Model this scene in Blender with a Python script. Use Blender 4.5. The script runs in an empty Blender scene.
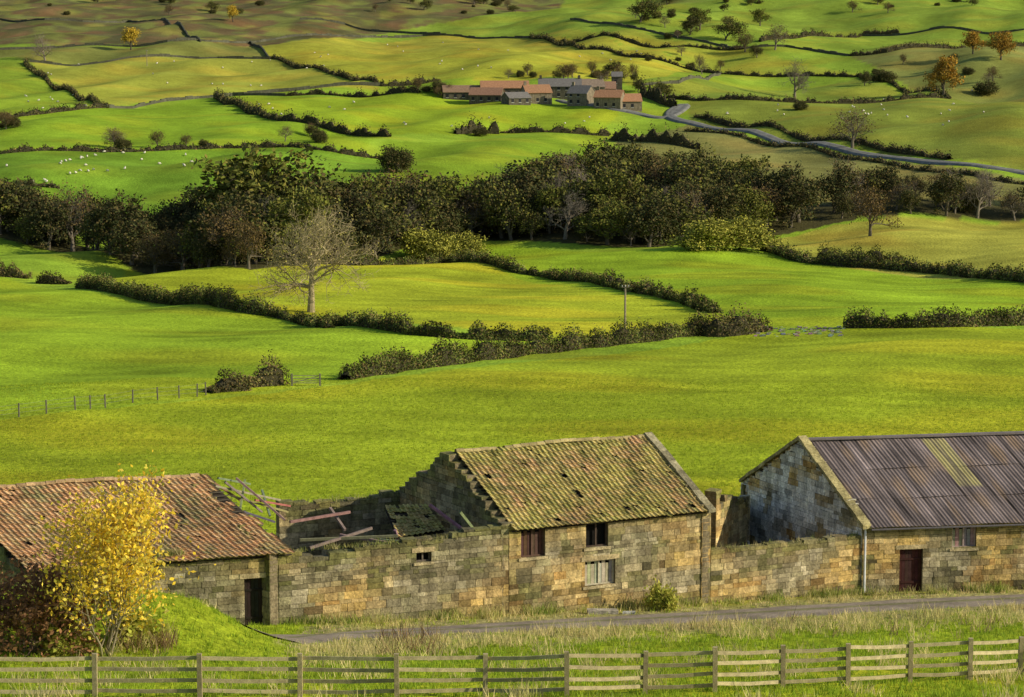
import bpy, math, random
import numpy as np
from mathutils import Vector, noise
random.seed(11)
rng=np.random.default_rng(11)
U=random.uniform
# ------------------------------------------------------------------ camera
F=2400.0; PT=math.radians(8); cp,sp=math.cos(PT),math.sin(PT)
sc=bpy.context.scene
cam=bpy.data.cameras.new("camera"); camo=bpy.data.objects.new("camera",cam)
sc.collection.objects.link(camo); sc.camera=camo
camo.location=(0,0,0); camo.rotation_euler=(math.radians(82),0,0)
cam.sensor_width=36; cam.lens=F/1024*36; cam.clip_start=1; cam.clip_end=9000
sc.view_settings.view_transform='Standard'; sc.view_settings.look='None'; sc.view_settings.exposure=0
# ------------------------------------------------------------------ light
EL=math.radians(26); AZ=math.radians(101)
w=bpy.data.worlds.new("World"); sc.world=w; w.use_nodes=True
nt=w.node_tree; bg=nt.nodes['Background']
sky=nt.nodes.new('ShaderNodeTexSky'); sky.sky_type='NISHITA'; sky.sun_disc=False
sky.sun_elevation=EL; sky.sun_rotation=AZ; sky.altitude=200
nt.links.new(sky.outputs[0],bg.inputs[0]); bg.inputs[1].default_value=0.115
sl=bpy.data.lights.new("sun","SUN"); sl.energy=5; sl.angle=math.radians(.5); sl.color=(1,.89,.66)
so=bpy.data.objects.new("sun",sl); sc.collection.objects.link(so)
S=Vector((math.sin(AZ)*math.cos(EL),math.cos(AZ)*math.cos(EL),math.sin(EL)))
so.rotation_euler=(-S).to_track_quat('-Z','Y').to_euler(); so.location=(100,50,80)
# ------------------------------------------------------------------ terrain
def ns(x,y,wl,seed,n=6):
    r=np.random.default_rng(seed); o=0
    for i in range(n):
        a=r.uniform(0,math.pi*2); k=2*math.pi/(wl*r.uniform(.6,1.5)); ph=r.uniform(0,6.28)
        o=o+np.sin(k*(x*math.cos(a)+y*math.sin(a))+ph)
    return o/math.sqrt(n/2)
PR=np.array([(-200,14),(-60,2),(0,-2),(15,-7.5),(30,-12.2),(45,-15.8),(58,-18.15),(65,-19.35),(80,-22.4),(92,-25.0),(104,-27.02),(120,-28.95),(145,-30.8),
 (200,-34.2),(250,-37.2),(300,-40),(400,-46),(480,-49.5),(540,-49.6),(620,-46),(750,-40.5),(900,-33),(1150,-18),(1500,8),(2000,60),(2800,140),(4200,230)],float)
_s=np.diff(PR[:,1])/np.diff(PR[:,0]); _m=np.concatenate([[_s[0]],(_s[1:]+_s[:-1])/2,[_s[-1]]])
def prof(y):
    y=np.clip(y,-200,4199.); i=np.clip(np.searchsorted(PR[:,0],y,side='right')-1,0,len(PR)-2)
    x0=PR[i,0];d=PR[i+1,0]-x0;t=(y-x0)/d
    return (2*t**3-3*t**2+1)*PR[i,1]+(t**3-2*t**2+t)*d*_m[i]+(-2*t**3+3*t**2)*PR[i+1,1]+(t**3-t**2)*d*_m[i+1]
def sm(a,b,x):
    t=np.clip((x-a)/(b-a),0,1); return t*t*(3-2*t)
def h(x,y):
    x=np.asarray(x,float); y=np.asarray(y,float)
    z=prof(y)
    z=z+.42*sm(125,190,y)*ns(x,y,52,1)*(1+sm(300,600,y))
    z=z+.04*ns(x,y,9,2)*sm(118,150,y)*(1-sm(700,900,y))+.05*ns(x,y,5,8)*(1-sm(100,104,y))
    z=z+2.4*sm(520,760,y)*ns(x,y,250,3)+.3*sm(560,700,y)*ns(x,y,50,9)+5*sm(1250,1900,y)*ns(x,y,150,4)
    z=z+2.6*np.exp(-((y-91)/5.5)**2)/(1+np.exp(np.clip((x+10.9)/1.1,-30,30)))
    z=z+3.5*np.exp(-((x+95)/70)**2-((y-650)/35)**2)
    z=z+2.0*np.exp(-((x-95)/35)**2-((y-500)/35)**2)
    return z
def H(x,y): return float(h(x,y))
YS=np.concatenate([np.arange(45,300,.25),np.arange(300,800,.8),np.arange(800,3600,4)])
def rayk(px,py):
    v=(348.5-py)/F; fy=cp+v*sp
    return (px-512)/F/fy,(-sp+v*cp)/fy
def G(px,py):
    kx,kz=rayk(px,py)
    g=h(YS*kx,YS)-YS*kz
    i=np.argmax(g>0) if (g>0).any() else len(YS)-1
    if i==0: y=YS[0]
    else:
        a,b=g[i-1],g[i]; y=YS[i-1]+(YS[i]-YS[i-1])*(-a/(b-a) if b!=a else 0)
    return Vector((kx*y,y,H(kx*y,y)))
def PL(px,py,z):
    kx,kz=rayk(px,py); y=z/kz; return Vector((kx*y,y))
def zat(y,py): return y*rayk(512,py)[1]
def s_on(p0,p1,px,py):
    k=rayk(px,py)[0]; t=(k*p0.y-p0.x)/((p1.x-p0.x)-k*(p1.y-p0.y)); return t*(p1-p0).length
def inpoly(X,Y,P):
    r=np.zeros(X.shape,bool); n=len(P)
    for i in range(n):
        x1,y1=P[i][0],P[i][1]; x2,y2=P[(i+1)%n][0],P[(i+1)%n][1]
        if y1==y2: continue
        c=((y1>Y)!=(y2>Y))&(X<(x2-x1)*(Y-y1)/(y2-y1)+x1); r^=c
    return r
def dpoly(X,Y,P):
    d=np.full(X.shape,1e9)
    for a,b in zip(P[:-1],P[1:]):
        dx,dy=b[0]-a[0],b[1]-a[1]; t=np.clip(((X-a[0])*dx+(Y-a[1])*dy)/(dx*dx+dy*dy),0,1)
        d=np.minimum(d,np.hypot(X-a[0]-t*dx,Y-a[1]-t*dy))
    return d
# ------------------------------------------------------------------ materials
def make_mat(name,layers=((3,.8,1.2),),rough=.9,bump=None,spec=.2,transl=0,metal=0,det=3,streak=None):
    m=bpy.data.materials.new(name); m.use_nodes=True; t=m.node_tree; N=t.nodes; Lk=t.links
    p=N['Principled BSDF']; p.inputs['Roughness'].default_value=rough; p.inputs['Specular IOR Level'].default_value=spec
    p.inputs['Metallic'].default_value=metal
    if layers or bump:
        tc=N.new('ShaderNodeTexCoord'); vec=tc.outputs['Object']
    a=N.new('ShaderNodeAttribute'); a.attribute_name='Col'; c=a.outputs['Color']
    def lay(c,vec,s,lo,hi):
        n=N.new('ShaderNodeTexNoise'); n.inputs['Scale'].default_value=s; n.inputs['Detail'].default_value=det; Lk.new(vec,n.inputs['Vector'])
        r=N.new('ShaderNodeMapRange'); r.inputs[1].default_value=.3; r.inputs[2].default_value=.7; r.inputs[3].default_value=lo; r.inputs[4].default_value=hi
        Lk.new(n.outputs['Fac'],r.inputs[0])
        v=N.new('ShaderNodeVectorMath'); v.operation='SCALE'; Lk.new(c,v.inputs[0]); Lk.new(r.outputs[0],v.inputs['Scale']); return v.outputs[0]
    for (s,lo,hi) in layers: c=lay(c,vec,s,lo,hi)
    if streak:
        mp=N.new('ShaderNodeMapping'); mp.inputs['Scale'].default_value=streak[0]; Lk.new(vec,mp.inputs[0]); c=lay(c,mp.outputs[0],*streak[1])
    Lk.new(c,p.inputs['Base Color'])
    if bump:
        n=N.new('ShaderNodeTexNoise'); n.inputs['Scale'].default_value=bump[0]; n.inputs['Detail'].default_value=4; Lk.new(vec,n.inputs['Vector'])
        b=N.new('ShaderNodeBump'); b.inputs['Strength'].default_value=bump[1]; b.inputs['Distance'].default_value=bump[2]
        Lk.new(n.outputs['Fac'],b.inputs['Height']); Lk.new(b.outputs[0],p.inputs['Normal'])
    if transl:
        tr=N.new('ShaderNodeBsdfTranslucent'); Lk.new(c,tr.inputs[0]); mx=N.new('ShaderNodeMixShader'); mx.inputs[0].default_value=transl
        Lk.new(p.outputs[0],mx.inputs[1]); Lk.new(tr.outputs[0],mx.inputs[2]); Lk.new(mx.outputs[0],N['Material Output'].inputs[0])
    return m
M_ground=make_mat('grass_ground',layers=((.22,.86,1.12),(1.6,.8,1.18),(7,.72,1.28)),rough=1,bump=(2.0,1,.17),spec=.03)
M_leaf=make_mat('foliage',layers=(),rough=.8,transl=.35,spec=.12)
M_leafd=make_mat('woodland_foliage',layers=(),rough=.9,spec=.08)
M_bark=make_mat('bark',layers=(),rough=.95,spec=.1)
M_stone=make_mat('sandstone',layers=((1.3,.72,1.2),(9,.62,1.28),(30,.82,1.18)),rough=.95,bump=(16,.9,.04),spec=.1,streak=((2.6,2.6,.5),(1,.66,1.18)))
M_tile=make_mat('clay_pantile',layers=((2,.8,1.2),(14,.7,1.3)),rough=.9,bump=(20,.5,.02),spec=.1)
M_metal=make_mat('corrugated_sheet',layers=((1,.85,1.15),(12,.85,1.15)),rough=.8,spec=.2)
M_wood=make_mat('weathered_wood',layers=((4,.75,1.2),(30,.75,1.2)),rough=.9,bump=(25,.5,.01),spec=.1)
M_asph=make_mat('lane_tarmac',layers=((.6,.75,1.25),(5,.8,1.2),(20,.85,1.15)),rough=.9,bump=(20,.4,.02),spec=.1)
M_plain=make_mat('painted_parts',layers=((5,.85,1.1),),rough=.6)
M_wool=make_mat('wool',layers=((9,.9,1.05),),rough=1)
# ------------------------------------------------------------------ mesh builders
def link(o,parent=None):
    sc.collection.objects.link(o)
    if parent: o.parent=parent
    return o
def empty(name,loc=(0,0,0)):
    e=bpy.data.objects.new(name,None); e.location=loc; sc.collection.objects.link(e); return e
def npmesh(name,V,Q,C,mats,MI=None,smooth=False):
    me=bpy.data.meshes.new(name); V=np.asarray(V,np.float32); Q=np.asarray(Q,np.int32); n=len(Q); k=Q.shape[1]
    me.vertices.add(len(V)); me.vertices.foreach_set('co',V.ravel())
    me.loops.add(n*k); me.loops.foreach_set('vertex_index',Q.ravel())
    me.polygons.add(n); me.polygons.foreach_set('loop_start',np.arange(0,n*k,k,dtype=np.int32)); me.polygons.foreach_set('loop_total',np.full(n,k,np.int32))
    for m in mats: me.materials.append(m)
    if MI is not None: me.polygons.foreach_set('material_index',np.asarray(MI,np.int32))
    me.polygons.foreach_set('use_smooth',np.full(n,bool(smooth)))
    C=np.asarray(C,np.float32); C=np.concatenate([C[:,:3],np.ones((len(C),1),np.float32)],1)
    a=me.color_attributes.new('Col','FLOAT_COLOR','POINT'); a.data.foreach_set('color',C.ravel())
    me.update(calc_edges=True); me.validate(); return me
class MB:
    def __init__(s): s.v=[];s.f=[];s.c=[];s.m=[]
    def box(s,o,ax,ay,az,col,m=0,jit=0):
        b=len(s.v); o=Vector(o);ax=Vector(ax);ay=Vector(ay);az=Vector(az)
        for p in (o,o+ax,o+ax+ay,o+ay,o+az,o+ax+az,o+ax+ay+az,o+ay+az):
            if jit: p=p+Vector((U(-jit,jit),U(-jit,jit),U(-jit,jit)))
            s.v.append(tuple(p)); s.c.append(col)
        for q in ((0,3,2,1),(4,5,6,7),(0,1,5,4),(1,2,6,5),(2,3,7,6),(3,0,4,7)):
            s.f.append(tuple(b+i for i in q)); s.m.append(m)
    def beam(s,a,b,wd,col,m=0,ht=None):
        a=Vector(a);b=Vector(b);d=b-a; u=Vector((0,0,1)); 
        if abs(d.normalized().z)>.95: u=Vector((0,1,0))
        x=d.cross(u).normalized()*wd; y=x.cross(d).normalized()*(ht or wd)
        s.box(a-x/2-y/2,x,d,y,col,m)
    def quad(s,pts,col,m=0):
        b=len(s.v)
        for p in pts: s.v.append(tuple(p)); s.c.append(col)
        s.f.append((b,b+1,b+2,b+3)); s.m.append(m)
    def tube(s,pts,rads,n,col,m=0):
        b=len(s.v)
        for i,p in enumerate(pts):
            d=(pts[min(i+1,len(pts)-1)]-pts[max(i-1,0)]).normalized()
            a=d.cross(Vector((.31,.95,.05))); 
            if a.length<.1: a=d.cross(Vector((1,0,0)))
            a.normalize(); c=d.cross(a)
            for k in range(n):
                t=6.28318*k/n; s.v.append(tuple(p+(a*math.cos(t)+c*math.sin(t))*rads[i])); s.c.append(col)
        for i in range(len(pts)-1):
            for k in range(n):
                k2=(k+1)%n; s.f.append((b+i*n+k,b+i*n+k2,b+(i+1)*n+k2,b+(i+1)*n+k)); s.m.append(m)
    def obj(s,name,mats,parent=None,loc=(0,0,0),smooth=False):
        if not s.f: return None
        V=np.array(s.v)-np.array(loc)
        o=bpy.data.objects.new(name,npmesh(name,V,s.f,s.c,mats,s.m,smooth)); o.location=loc
        return link(o,parent)
def leafquads(P,size,C,r=rng):
    n=len(P); a=r.normal(size=(n,3)); a/=np.linalg.norm(a,axis=1)[:,None]
    b=r.normal(size=(n,3)); b=np.cross(a,b); b/=np.linalg.norm(b,axis=1)[:,None]
    s=(size*r.uniform(.6,1.3,n))[:,None]
    V=np.stack([P-a*s*.6,P-b*s*.35,P+a*s*.6,P+b*s*.35],1).reshape(-1,3)
    Q=np.arange(n*4).reshape(n,4); return V,Q,np.repeat(C,4,axis=0)
def pick(cols,n,r=rng,var=.18):
    c=np.array(cols)[r.integers(0,len(cols),n)]; return c*r.uniform(1-var,1+var,(n,1))
def scl(cols,k): return tuple(tuple(x*k for x in c) for c in cols)
# ------------------------------------------------------------------ trees
def tree_mesh(name,seed,HT,spread=1,ch=(8,6,5,4),lr=(.45,.36,.22,.12,.06),tr=.03,leaves=3,lsize=.3,cols=((.07,.09,.02),),bark=(.1,.085,.06),up=.12,first=.3,stems=1,scat=.35,ang=(30,65),minr=.0011,lm=None):
    rd=random.Random(seed); r=np.random.default_rng(seed); mb=MB(); tips=[]
    def br(p,d,L,rad,lev):
        n=6 if lev==0 else 4 if lev<3 else 2
        pts=[p]; rs=[rad]; wob=.10 if lev==0 else .28
        for i in range(n):
            d=(d+Vector((rd.gauss(0,wob),rd.gauss(0,wob),rd.gauss(0,wob)+up*(lev>0)))).normalized()
            p=p+d*L/n; pts.append(p); rs.append(rad*(1-.7*(i+1)/n))
        sd=(9,6,4,3,3)[min(lev,4)]; g=rd.uniform(.8,1.2)
        mb.tube(pts,rs,sd,tuple(x*g for x in bark),0)
        if lev>=len(ch): tips.extend(pts[1:]); return
        if lev>=len(ch)-1: tips.append(pts[-1])
        for k in range(ch[lev]):
            t=(first if lev==0 else .25)+(1-(first if lev==0 else .25))*(k+rd.random())/ch[lev]
            i=min(int(t*n),n-1); q=pts[i].lerp(pts[i+1],t*n-i); dd=(pts[i+1]-pts[i]).normalized()
            a=math.radians(rd.uniform(*ang))*(1.15-.5*t if lev==0 else 1); az=k*2.4+rd.uniform(-.5,.5)
            x=dd.orthogonal().normalized(); y=dd.cross(x)
            nd=dd*math.cos(a)+(x*math.cos(az)+y*math.sin(az))*math.sin(a)
            nd=Vector((nd.x*spread,nd.y*spread,nd.z)).normalized()
            br(q,nd,HT*lr[lev+1]*rd.uniform(.7,1.2)*(1.1-.4*t if lev==0 else 1),max(rs[i]*.6,HT*minr),lev+1)
    for k in range(stems):
        br(Vector((rd.uniform(-.1,.1)*(stems>1)*HT*.3,rd.uniform(-.1,.1)*(stems>1)*HT*.3,-.3)),Vector((rd.uniform(-.1,.1)*stems,rd.uniform(-.1,.1)*stems,1)).normalized(),HT*lr[0],HT*tr/(stems**.5),0)
    V=np.array(mb.v); Q=np.array(mb.f); C=np.array(mb.c); MI=np.zeros(len(Q),int)
    T=np.array([tuple(t) for t in tips]); top=np.percentile(T[:,2],99.5); sc_=HT/top
    if leaves>0:
        n=int(len(T)*leaves); P=T[r.integers(0,len(T),n)]+r.normal(size=(n,3))*scat*HT/12
        cl=pick(cols,n,r,.22)
        lv,lq,lc=leafquads(P,np.full(n,lsize),cl,r)
        Q=np.concatenate([Q,lq+len(V)]); V=np.concatenate([V,lv]); C=np.concatenate([C,lc]); MI=np.concatenate([MI,np.ones(n,int)])
    V=V*sc_
    return npmesh(name,V,Q,C,[M_bark,lm or M_leafd],MI)
def place(name,me,p,s=1,rot=None,parent=None,sx=1):
    o=bpy.data.objects.new(name,me); o.location=p; o.scale=(s*sx,s*sx,s); o.rotation_euler=(0,0,U(0,6.28) if rot is None else rot)
    return link(o,parent)
DK=scl(((.055,.062,.02),(.085,.08,.024),(.045,.055,.02),(.10,.078,.03)),1.15)
OL=scl(((.10,.11,.02),(.13,.12,.025),(.08,.09,.02)),1.35)
BR=scl(((.12,.08,.035),(.10,.07,.03),(.14,.10,.03)),1.15)
BK=(.13,.11,.08)
woods=[tree_mesh('wood_tree_a',1,12,leaves=3,lsize=.42,cols=DK,ch=(8,5,4,3),spread=1.1,bark=BK,first=.15),
 tree_mesh('wood_tree_b',2,12,leaves=2.4,lsize=.42,cols=DK+OL,ch=(9,5,4,3),bark=BK,first=.15),
 tree_mesh('wood_tree_c',3,12,leaves=1.3,lsize=.34,cols=BR,ch=(8,6,4,3),bark=BK,first=.2),
 tree_mesh('wood_tree_d',4,12,leaves=3.2,lsize=.42,cols=OL,ch=(7,5,4,3),spread=1.2,bark=BK,first=.15),
 tree_mesh('wood_tree_e',5,12,leaves=0,ch=(9,6,5,3),bark=(.20,.17,.13),minr=.002),
 tree_mesh('wood_tree_f',6,12,leaves=.5,lsize=.3,cols=BR,ch=(8,6,5,3),bark=(.17,.145,.11),minr=.0016)]
orange=tree_mesh('autumn_tree_mesh',7,12,leaves=3.2,lsize=.45,cols=((.45,.24,.03),(.38,.25,.04),(.26,.17,.04)),ch=(8,5,4,3),spread=1.1)
yellow=tree_mesh('yellow_tree_mesh',8,12,leaves=2.5,lsize=.45,cols=((.6,.42,.04),(.5,.36,.05)),ch=(8,5,4,3))
bushm=tree_mesh('bush_mesh',9,6,leaves=6,lsize=.34,cols=((.38,.36,.06),(.28,.27,.05),(.2,.21,.035)),ch=(7,5,4),lr=(.5,.5,.3,.16),stems=4,first=.05,spread=1.5,tr=.02,scat=.8)
bushd=tree_mesh('bush_mesh_dark',10,6,leaves=6,lsize=.34,cols=DK,ch=(7,5,4),lr=(.5,.5,.3,.16),stems=4,first=.05,spread=1.5,tr=.02,scat=.8)
# ------------------------------------------------------------------ layout lines
WOOD=[G(*p).xy for p in [(-60,232),(0,238),(60,252),(130,268),(250,270),(330,264),(400,250),(480,240),(560,243),(660,247),(700,240),(770,236),(830,224),(900,214),(1080,212),(1080,200),(830,205),(760,208),(700,198),(650,182),(600,194),(520,210),(450,226),(350,232),(280,240),(150,248),(60,236),(-60,220)]]
LANE=[G(*p) for p in [(262,634),(300,637),(400,633),(500,628),(600,622),(700,617),(800,611),(900,605),(1024,599),(1110,595)]]
LANE=[v.xy for v in LANE]
ROAD=[G(*p).xy for p in [(560,101),(600,108),(640,114),(655,118),(668,118),(682,110),(686,105),(678,107),(668,114),(674,121),(700,125),(760,133),(830,146),(900,159),(960,166),(1040,174),(1120,182)]]
# ------------------------------------------------------------------ ground
ry=np.concatenate([np.arange(-190,50,8),np.arange(50,56,1.),np.arange(56,230,.6),np.arange(230,560,1.5),np.arange(560,1600,5),np.arange(1600,4190,30)])
t=np.linspace(-1,1,461); ux=.42*t+.58*t**5
Wd=.8*np.maximum(ry,0)+125
X=Wd[:,None]*ux[None,:]; Y=np.repeat(ry[:,None],len(t),1); Z=h(X,Y)
nr,nc=X.shape
C=np.zeros((nr,nc,3)); C[:]=(.155,.27,.018)
FI=[([(-60,425),(205,400),(340,385),(745,333),(1080,333),(1080,700),(-60,700)],(.185,.265,.012)),
 ([(-60,270),(80,290),(278,318),(330,328),(550,341),(345,382),(205,398),(-60,425)],(.165,.275,.013)),
 ([(130,266),(445,262),(715,312),(745,328),(550,340),(330,325),(278,316),(80,288)],(.22,.295,.014)),
 ([(480,243),(660,250),(790,258),(1080,290),(1080,325),(845,326),(745,328),(715,312),(445,262)],(.16,.27,.012)),
 ([(700,245),(830,226),(1080,214),(1080,287),(790,258)],(.23,.26,.03)),
 ([(-60,157),(0,153),(280,145),(380,158),(400,215),(-60,225)],(.105,.21,.014)),
 ([(380,140),(600,135),(640,180),(400,215)],(.13,.23,.013)),
 ([(105,108),(215,97),(270,120),(390,135),(360,155),(280,145),(0,153),(0,118)],(.14,.25,.013)),
 ([(215,97),(420,92),(620,112),(600,133),(390,135),(270,120)],(.17,.27,.013)),
 ([(30,62),(270,58),(380,90),(215,95),(105,107)],(.20,.25,.025)),
 ([(250,42),(440,34),(530,38),(700,70),(640,85),(440,80),(380,85),(270,58)],(.22,.27,.02)),
 ([(530,37),(740,48),(860,75),(720,73)],(.20,.27,.02)),
 ([(640,80),(860,78),(950,98),(690,103)],(.13,.20,.02)),
 ([(690,103),(950,98),(1080,110),(1080,175),(960,160),(690,120)],(.13,.18,.02)),
 ([(850,55),(1080,40),(1080,110),(950,98)],(.14,.18,.03)),
 ([(690,124),(960,168),(1080,180),(1080,200),(830,205),(700,180),(610,140)],(.14,.16,.035)),
 ([(-60,65),(25,62),(100,107),(-60,118)],(.14,.23,.015)),
 ([(-60,50),(0,48),(190,42),(250,44),(270,58),(30,62)],(.13,.17,.025))]
for P,c in FI: C[inpoly(X,Y,[G(*p).xy for p in P])]=c
C*=np.array([1.68,1.46,1.9])
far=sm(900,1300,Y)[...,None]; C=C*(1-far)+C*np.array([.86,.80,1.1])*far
moor=np.zeros(X.shape); moor[inpoly(X,Y,[G(*p).xy for p in [(-60,-60),(600,-60),(560,8),(470,18),(400,30),(330,38),(190,42),(-60,46)]])]=1
moor=np.maximum(moor,sm(1500,1700,Y+ns(X,Y,120,21)*60))
k1=sm(-.9,.6,ns(X,Y,70,31)+.9*ns(X,Y,19,32))[...,None]; k2=sm(.4,1.5,ns(X,Y,50,33)+.9*ns(X,Y,12,34))[...,None]
mc=np.array((.12,.115,.045))*(1-k1)+np.array((.18,.20,.05))*k1; mc=mc*(1-k2)+np.array((.15,.11,.05))*k2
C=C*(1-moor[...,None])+mc*moor[...,None]
C*=(1+.09*ns(X,Y,38,41)+.06*ns(X,Y,11,42)*(Y<700)+.04*ns(X*.25,Y,5,46)*(Y<450)+.06*ns(X,Y*.6,16,47))[...,None]
yel=sm(-.2,1.5,ns(X,Y,45,43))[...,None]; C=C*(1-yel)+C*np.array([1.22,1.02,1.0])*yel
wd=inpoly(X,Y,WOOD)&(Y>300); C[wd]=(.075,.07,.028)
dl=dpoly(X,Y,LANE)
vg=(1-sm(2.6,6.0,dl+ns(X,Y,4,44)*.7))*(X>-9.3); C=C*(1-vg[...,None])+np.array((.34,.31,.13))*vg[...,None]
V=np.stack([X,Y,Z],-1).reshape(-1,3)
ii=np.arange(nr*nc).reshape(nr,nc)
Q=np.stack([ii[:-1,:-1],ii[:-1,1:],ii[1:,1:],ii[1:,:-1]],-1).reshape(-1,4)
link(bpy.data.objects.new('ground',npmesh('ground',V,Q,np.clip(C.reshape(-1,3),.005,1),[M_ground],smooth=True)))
def resample(P,step):
    P=[Vector((p[0],p[1])) for p in P]; o=[]
    for a,b in zip(P[:-1],P[1:]):
        n=max(1,int((b-a).length/step)); o+= [a.lerp(b,i/n) for i in range(n)]
    return o+[P[-1]]
def smoothline(P,step,it=2):
    P=[Vector((p[0],p[1])) for p in P]
    for _ in range(it):
        o=[P[0]]
        for a,b in zip(P[:-1],P[1:]): o+=[a.lerp(b,.25),a.lerp(b,.75)]
        P=o+[P[-1]]
    return resample(P,step)
def ribbon(name,P,wd,dz,mat,col,edge=0,step=1):
    R=smoothline(P,step); V=[];C=[];Q=[]; K=9
    for i,p in enumerate(R):
        d=(R[min(i+1,len(R)-1)]-R[max(i-1,0)]).normalized(); n=Vector((-d.y,d.x)); e=edge*noise.noise(Vector((p.x*.6,p.y*.6,0)))
        for k in range(K):
            s=(k/(K-1)-.5)*(wd+e); q=p+n*s
            z=H(q.x,q.y)+dz*(1-(abs(k-4)/4)**8*1.2)
            V.append((q.x,q.y,z))
            wr=abs(abs(s)-wd*.25)<wd*.14
            cc=col if k!=4 or edge<.5 else (.2,.2,.08)
            C.append(tuple(x*(1.15 if wr else .9) for x in cc))
    n=len(R)
    for i in range(n-1):
        for k in range(K-1): Q.append((i*K+k,(i+1)*K+k,(i+1)*K+k+1,i*K+k+1))
    return link(bpy.data.objects.new(name,npmesh(name,V,Q,C,[mat],smooth=True)))
ribbon('lane',LANE,3.6,.07,M_asph,(.24,.20,.155),.7,.6)
ribbon('country_road',ROAD,4.4,.6,M_asph,(.17,.17,.155),.3,6)
# ------------------------------------------------------------------ hedges, walls
def hedge(pxs,ht,wd,ls,dens,cols,name='hedge',ragged=.3,gap=-9):
    P=smoothline([G(*p) for p in pxs],1.0,1); r=rng
    arr=np.array([tuple(p) for p in P]); seg=np.hypot(*np.diff(arr,axis=0).T); L=seg.sum(); cs=np.concatenate([[0],np.cumsum(seg)])
    N=int(L*dens); s=r.uniform(0,L,N); x=np.interp(s,cs,arr[:,0]); y=np.interp(s,cs,arr[:,1])
    tx=np.interp(s+.5,cs,arr[:,0])-np.interp(s-.5,cs,arr[:,0]); ty=np.interp(s+.5,cs,arr[:,1])-np.interp(s-.5,cs,arr[:,1]); tl=np.hypot(tx,ty)+1e-6
    nx,ny=-ty/tl,tx/tl; sd=int(r.integers(1,9999))
    def prof_(s): 
        q=ns(s,s*0,7,sd)+.6*ns(s,s*0,2.2,sd+1); e=np.clip(np.minimum(s,L-s)/1.5,0,1)**.5; return np.clip(1+ragged*.5*q,.35,1.6)*(.35+.65*e),q
    k,q=prof_(s); th=r.uniform(0,math.pi,N); rr=r.uniform(.55,1.0,N)**.5*r.uniform(.9,1.15,N)
    lx=np.sign(np.cos(th))*np.abs(np.cos(th))**.6*rr*wd/2*(.8+.2*k); z=np.abs(np.sin(th))**.6*rr*ht*k*(1+.18*r.normal(size=N)*.5)
    z=np.where(r.random(N)<.35,z*r.random(N),z)
    ok=q>gap; px=x+nx*lx;py=y+ny*lx; P3=np.stack([px,py,h(px,py)+z],1)[ok]
    cl=pick(cols,len(P3)); patch=(.9+.3*ns(px,py,6,sd+3)[ok])[:,None]; cl=cl*np.clip(patch,.5,1.6)
    V1,Q1,C1=leafquads(P3,np.full(len(P3),ls),cl)
    ss=np.arange(0,L,1.0); kk,qq=prof_(ss); bx=np.interp(ss,cs,arr[:,0]);by=np.interp(ss,cs,arr[:,1])
    tx=np.gradient(bx);ty=np.gradient(by);tl=np.hypot(tx,ty)+1e-6;nx,ny=-ty/tl,tx/tl
    K=[(-.34,-.2),(-.32,.45),(-.12,.68),(.12,.68),(.32,.45),(.34,-.2)]
    V2=[];Q2=[]
    for (a,b) in K: V2.append(np.stack([bx+nx*a*wd,by+ny*a*wd,h(bx+nx*a*wd,by+ny*a*wd)+b*ht*kk*(qq>gap)-(qq<=gap)*1.0],1))
    V2=np.stack(V2,1).reshape(-1,3); m=len(ss)
    for i in range(m-1):
        for j in range(5): Q2.append((i*6+j,(i+1)*6+j,(i+1)*6+j+1,i*6+j+1))
    C2=np.tile(np.array([[.05,.045,.025]]),(len(V2),1))
    me=npmesh(name,np.concatenate([V2,V1]),np.concatenate([np.array(Q2).reshape(-1,4),Q1+len(V2)]),np.concatenate([C2,C1]),[M_bark,M_leafd],np.concatenate([np.zeros(len(Q2),int),np.ones(len(Q1),int)]))
    return link(bpy.data.objects.new(name,me))
HG=scl(((.085,.105,.022),(.065,.085,.02),(.11,.115,.027),(.12,.09,.035)),1.5)
HB=scl(((.11,.09,.035),(.08,.08,.028),(.14,.10,.04),(.09,.095,.025)),1.4)
hedge([(345,380),(400,371),(480,360),(560,351),(650,341),(700,334),(752,329)],1.9,1.9,.22,260,HG,ragged=.45)
hedge([(208,393),(230,391),(248,390)],2.0,1.6,.2,260,HB,ragged=.7)
hedge([(240,388),(262,386),(288,384)],1.9,1.5,.2,240,HB,ragged=.4)
hedge([(328,326),(400,334),(455,338),(500,340),(553,341)],1.8,1.8,.24,200,HG,ragged=.45)
hedge([(80,288),(130,296),(180,304),(230,310),(278,317)],2.1,2.2,.26,220,HG,ragged=.4)
hedge([(-40,274),(0,276),(32,279)],2.3,2.2,.28,170,HB,ragged=.6)
hedge([(38,283),(70,284)],1.9,2,.28,150,HB,ragged=.6)
hedge([(270,316),(300,322),(330,328)],1.0,1.4,.26,120,HG,ragged=.8)
hedge([(445,262),(500,269),(560,278),(620,289),(665,298),(690,304),(716,313)],1.7,2.0,.3,140,HG,ragged=.6)
hedge([(843,328),(900,328),(960,327),(1024,325),(1100,322)],2.0,1.9,.26,190,HG,ragged=.35)
hedge([(765,250),(800,262),(850,267),(900,270),(960,274),(1024,283),(1080,292)],1.9,2.6,.34,120,HG,ragged=.6)
hedge([(820,258),(870,262),(905,262)],2.2,4,.34,120,OL,ragged=.6)
hedge([(330,263),(370,266),(450,262)],1.4,2,.32,90,HG,ragged=.6)
hedge([(690,333),(720,337),(765,331)],2.2,3,.26,200,HB,ragged=.8)
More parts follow.
